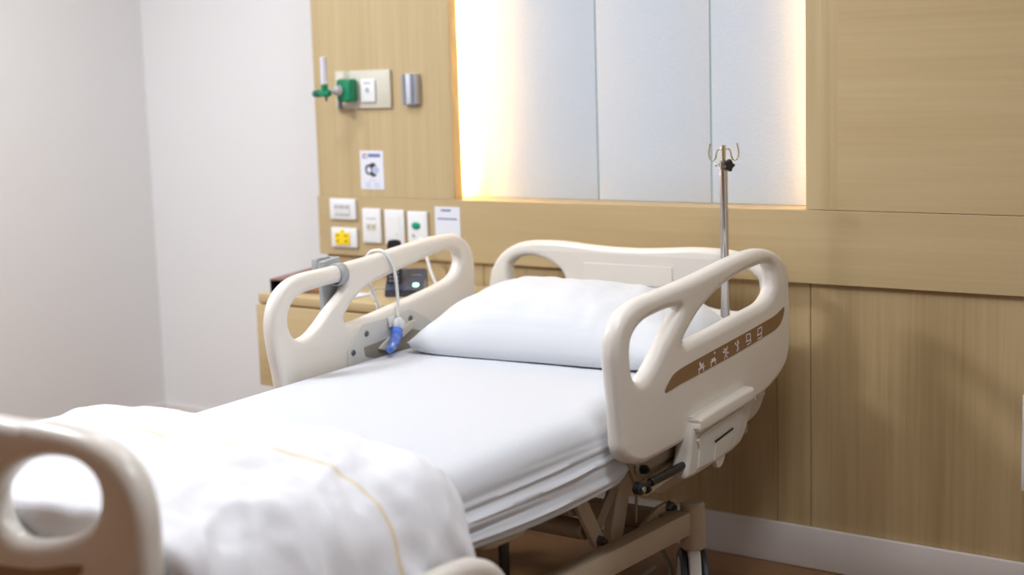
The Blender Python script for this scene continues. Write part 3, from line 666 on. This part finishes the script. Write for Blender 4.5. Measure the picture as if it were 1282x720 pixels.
def duvet():
    bm = bmesh.new(); uvl = bm.loops.layers.uv.new('UV')
    prof = catmull([(-.712, .53, 0), (-.716, .60, 0), (-.712, .665, 0), (-.68, .712, 0), (-.58, .735, 0), (-.30, .752, 0), (0, .757, 0), (.20, .752, 0), (.345, .730, 0), (.430, .672, 0), (.462, .59, 0), (.470, .50, 0), (.468, .41, 0), (.455, .31, 0)], 14, False)
    NA = len(prof); NS = 110; NX = 8
    nrm = []
    for i in range(NA):
        a, b = prof[max(0, i-1)], prof[min(NA-1, i+1)]; d = (b-a).normalized(); nrm.append(Vector((-d.y, d.x, 0)))
    G = []; UV = {}
    for j in range(NS+NX+1):
        s = min(1, j/NS); row = []
        for i, p in enumerate(prof):
            a = i/(NA-1)
            yh = -1.675-.03*a+.012*math.sin(a*9)+.02*math.exp(-((a-.6)/.12)**2)-.02*max(0, a-.75)*4*0+.010*fbm(a*4, 1, 2)
            L = -2.361-yh
            R = .055
            dist = s*abs(L)
            # rounded leading edge
            if dist < R: th = R*(math.sqrt(max(0, 1-(1-dist/R)**2))-1)
            elif abs(L)-dist < .02: th = .02*(math.sqrt(max(0, 1-(1-(abs(L)-dist)/.02)**2))-1)
            else: th = 0
            y = yh-dist
            if j > NS: th = -.02-.018*(j-NS)
            side = max(0, min(1, (a-.70)/.15)); top = 1-side
            w = 0
            fade = min(1, dist/.06)
            # soft puckers on top, hanging folds on the near side
            w += top*(.014*fbm(p.x*3.2, y*4.5, 1)+.008*fbm(p.x*8, y*8, 3))
            w += side*(.036*fbm(y*5.5+p.y*1.6, p.y*2.0, 6)+.020*fbm(y*11+p.y*6, p.y*4, 8)+.024*(1-2*abs(fbm(y*6-p.y*5, p.y*3, 2, 1)))**3)
            mid = math.exp(-((a-.62)/.14)**2)
            w += mid*(.022*fbm(p.x*5+y*4, y*6, 12)+.012*(1-2*abs(fbm(y*5+p.x*4, p.x*4-y*2, 21, 1)))**3)
            # puffing out behind the leading edge
            w += .014*math.exp(-((dist-.22)/.16)**2)*side
            n = nrm[i]
            x = p.x+n.x*(th+w*fade); z = p.y+n.y*(th+w*fade)
            v = bm.verts.new((x, y, z)); UV[v] = (a, dist); row.append(v)
        G.append(row)
    for a, b in zip(G, G[1:]):
        for k in range(NA-1):
            f = bm.faces.new((a[k], b[k], b[k+1], a[k+1]))
            for lp in f.loops: lp[uvl].uv = UV[lp.vert]
    me = bpy.data.meshes.new('duvet'); bmesh.ops.recalc_face_normals(bm, faces=bm.faces); bm.to_mesh(me); bm.free(); return me
dv = tag(link(duvet(), 'duvet', duvet_mat(), ang=100), 'puffy white duvet with a thin beige stripe over the foot of the bed', 'duvet')
md = dv.modifiers.new('thick', 'SOLIDIFY'); md.thickness = .012; md.offset = -1

# ------------------------------------------------------------------ drip pole
t = thing('drip_stand_pole', 'chrome drip pole with hooks at the right head corner of the bed', 'drip pole', (.206, -.22, .47))
cyl('lower_tube', (.206, -.22, .476), (.206, -.22, .80), .0135, M['chrome'], t)
cyl('pole', (.206, -.22, .80), (.206, -.22, 1.215), .0115, M['chrome'], t)
bm = bmesh.new(); add_cyl(bm, (.206, -.22, 1.193), (.206, -.22, 1.215), .0145, 28, .0145, 0, .002); add_cyl(bm, (.190, -.228, 1.204), (.184, -.23, 1.204), .005, 12); link(bm_mesh(bm), 'clamp_collar', M['chrome'], t)
cyl('inner_rod', (.206, -.22, 1.21), (.206, -.22, 1.258), .0065, M['brass'], t)
bm = bmesh.new(); d = Vector((.80, -.60, 0)).normalized(); p = Vector((.206, -.22, 1.2035))
add_cyl(bm, p+d*.012, p+d*.022, .006, 12); q = d.to_track_quat('Z', 'Y').to_matrix()
n = 40; rs = []
for h, k_ in ((.020, .75), (.023, 1), (.036, 1), (.040, .8)):
    rs.append([bm.verts.new(p+q@Vector(((.0155+.0025*math.cos(5*2*PI*i/n))*k_*math.cos(2*PI*i/n), (.0155+.0025*math.cos(5*2*PI*i/n))*k_*math.sin(2*PI*i/n), h))) for i in range(n)])
for a, b in zip(rs, rs[1:]):
    for i in range(n): bm.faces.new((a[i], a[(i+1) % n], b[(i+1) % n], b[i]))
bm.faces.new(rs[0]); bm.faces.new(rs[-1])
link(bm_mesh(bm), 'clamp_knob', M['black'], t)
hk = lambda s, ax: [Vector((.206, -.22, 0))+Vector(ax)*s*u+Vector((0, 0, z)) for u, z in ((.0, 1.2475), (.014, 1.2475), (.019, 1.240), (.022, 1.226), (.027, 1.218), (.035, 1.218), (.040, 1.227), (.041, 1.240), (.037, 1.263))]
for s in (1, -1): tube('hook', hk(s, Vector((.86, .50, 0)).normalized()), .0024, M['brass'], t)

# ------------------------------------------------------------------ holder on the far rail
t = thing('rail_holder', 'grey plastic holder hooked over the far side rail', 'holder', (-.705, -.92, .80))
me = slab_mesh([[(-.893, .965), (-.815, .972), (-.817, .795), (-.889, .785)]], 'x', -.722, -.7065, .003, smooth_outline=False); link(me, 'back_plate', M['greyclip'], t)
bm = bmesh.new()
for ya, yb in ((-.893, -.883), (-.825, -.815)): add_box(bm, -.744, -.7225, ya, yb, .940, .972, .002)
add_box(bm, -.744, -.738, -.886, -.822, .940, .972, .002)
link(bm_mesh(bm), 'loop', M['greyclip'], t)
box('loop_lining', -.7375, -.7225, -.882, -.826, .946, .950, M['dark'], t)
# band wrapping the rail bar
band = []
for k in range(20):
    a = 2*PI*k/20; band.append((-.675+.029*math.cos(a), -.0+.0285*math.sin(a)))
bm = bmesh.new(); rs = []
for yy in (-.874, -.846):
    zc = .929+.05*(yy+.857)
    rs.append([[bm.verts.new((x+(0), yy, zc+z*f)) for x, z in band] for f in (1.0,)][0])
for i in range(20): bm.faces.new((rs[0][i], rs[0][(i+1) % 20], rs[1][(i+1) % 20], rs[1][i]))
o = link(bm_mesh(bm), 'clamp_band', M['greyclip'], t); md = o.modifiers.new('t', 'SOLIDIFY'); md.thickness = .003; md.offset = 1

# ------------------------------------------------------------------ nurse call cord and handset
t = thing('nurse_call_handset', 'blue wrapped nurse call handset hanging on white cord over far rail', 'call handset', (-.63, -.66, .66))
tube('call_cord', [(-1.079, -.034, .916), (-1.034, -.05, .878), (-.985, -.085, .83), (-.93, -.12, .788), (-.85, -.16, .783), (-.755, -.22, .784), (-.718, -.31, .755), (-.716, -.45, .70), (-.722, -.60, .76), (-.728, -.665, .86), (-.726, -.693, .93), (-.708, -.690, .967), (-.686, -.684, .976), (-.662, -.681, .974), (-.643, -.670, .948), (-.636, -.660, .90), (-.634, -.656, .83), (-.633, -.658, .782)], .0048, M['cord'], t, sub=8)
bm = bmesh.new(); add_lathe(bm, Vector((-.632, -.662, .750)), Matrix.Rotation(.5, 3, 'Y') @ Matrix.Rotation(.3, 3, 'X'), [(0, 0), (.012, 0), (.018, .006), (.018, .018), (.010, .030), (.005, .036), (0, .037)], 20)
link(bm_mesh(bm), 'connector', M['white'], t)
bm = bmesh.new(); add_box(bm, -.643, -.636, -.694, -.672, .754, .784, .002); link(bm_mesh(bm), 'cord_clip', M['white2'], t)
blob = [(-.630, -.664, .757), (-.626, -.672, .746), (-.616, -.690, .731), (-.602, -.714, .718), (-.582, -.748, .711), (-.556, -.788, .708)]
def rb(s): return .005+.0115*math.sin(PI*min(1, .12+s*.86))**.6
me = tube_mesh(blob, rb, sub=8, n=18)
for v in me.vertices: v.co += Vector((1, .5, 0))*.003*fbm(v.co.x*50, v.co.y*50, v.co.z*45)
S_ = link(me, 'blue_sleeve', M['blue'], t, ang=60)
bm = bmesh.new(); add_box(bm, -.590, -.582, -.752, -.742, .7205, .7245, .001, 1); link(bm_mesh(bm), 'green_button', M['teal'], t)

# ------------------------------------------------------------------ light
def area(name, loc, rot, sx, sy, power, col, shape='RECTANGLE', spread=PI):
    l = bpy.data.lights.new(name, 'AREA'); l.shape = shape; l.size = sx; l.size_y = sy; l.energy = power; l.color = col; l.spread = spread
    o = bpy.data.objects.new(name, l); COL.objects.link(o); o.location = loc; o.rotation_euler = rot; return o
W = (.94, .985, 1.05)
area('downlight_or_fill', (-1.45, -.80, CEIL-.01), (0, 0, 0), .25, .25, 4.5, W, 'DISK')
area('downlight_or_fill', (.05, -1.15, CEIL-.01), (0, 0, 0), .5, .5, 4, W, 'DISK')
area('downlight_or_fill', (-2.0, -2.2, CEIL-.01), (0, 0, 0), .6, .6, 32, W, 'DISK')
area('downlight_or_fill', (1.15, -1.7, CEIL-.01), (0, 0, 0), .6, .6, 11, W, 'DISK')  # added fill from the right, not a lamp of the room
area('cove_led_left', (-1.02, .068, 1.85), (-PI/2, 0, 0), .02, 1.55, 19, (1.0, .72, .40)).data.size = .03
area('cove_led_right', (.42, .068, 1.85), (-PI/2, 0, 0), .03, 1.55, 7, (1.0, .74, .46))
w = bpy.data.worlds.new('World'); SC.world = w; w.use_nodes = True
w.node_tree.nodes['Background'].inputs[0].default_value = (1, 1, 1, 1); w.node_tree.nodes['Background'].inputs[1].default_value = .3

# ------------------------------------------------------------------ camera
cam = bpy.data.cameras.new('camera'); co = bpy.data.objects.new('camera', cam); COL.objects.link(co); SC.camera = co
Rr = Vector((0.80227545, 0.59616292, -0.03072246)); Ur = Vector((-0.0588144, 0.13015375, 0.98974788)); Fr = Vector((-0.59404963, 0.79224351, -0.13948212))
mt = Matrix((Rr, Ur, -Fr)).transposed().to_4x4(); mt.translation = Vector((2.164030, -3.829789, 1.45)); co.matrix_world = mt
cam.sensor_width = 36; cam.lens = 1826.8746/1282*36; cam.clip_start = .05
cam.dof.use_dof = True; cam.dof.focus_distance = 3.75; cam.dof.aperture_fstop = 1.6

vs = SC.view_settings; vs.view_transform = 'Standard'; vs.look = 'None'; vs.gamma = 1; vs.use_curve_mapping = False; vs.exposure = 1.2
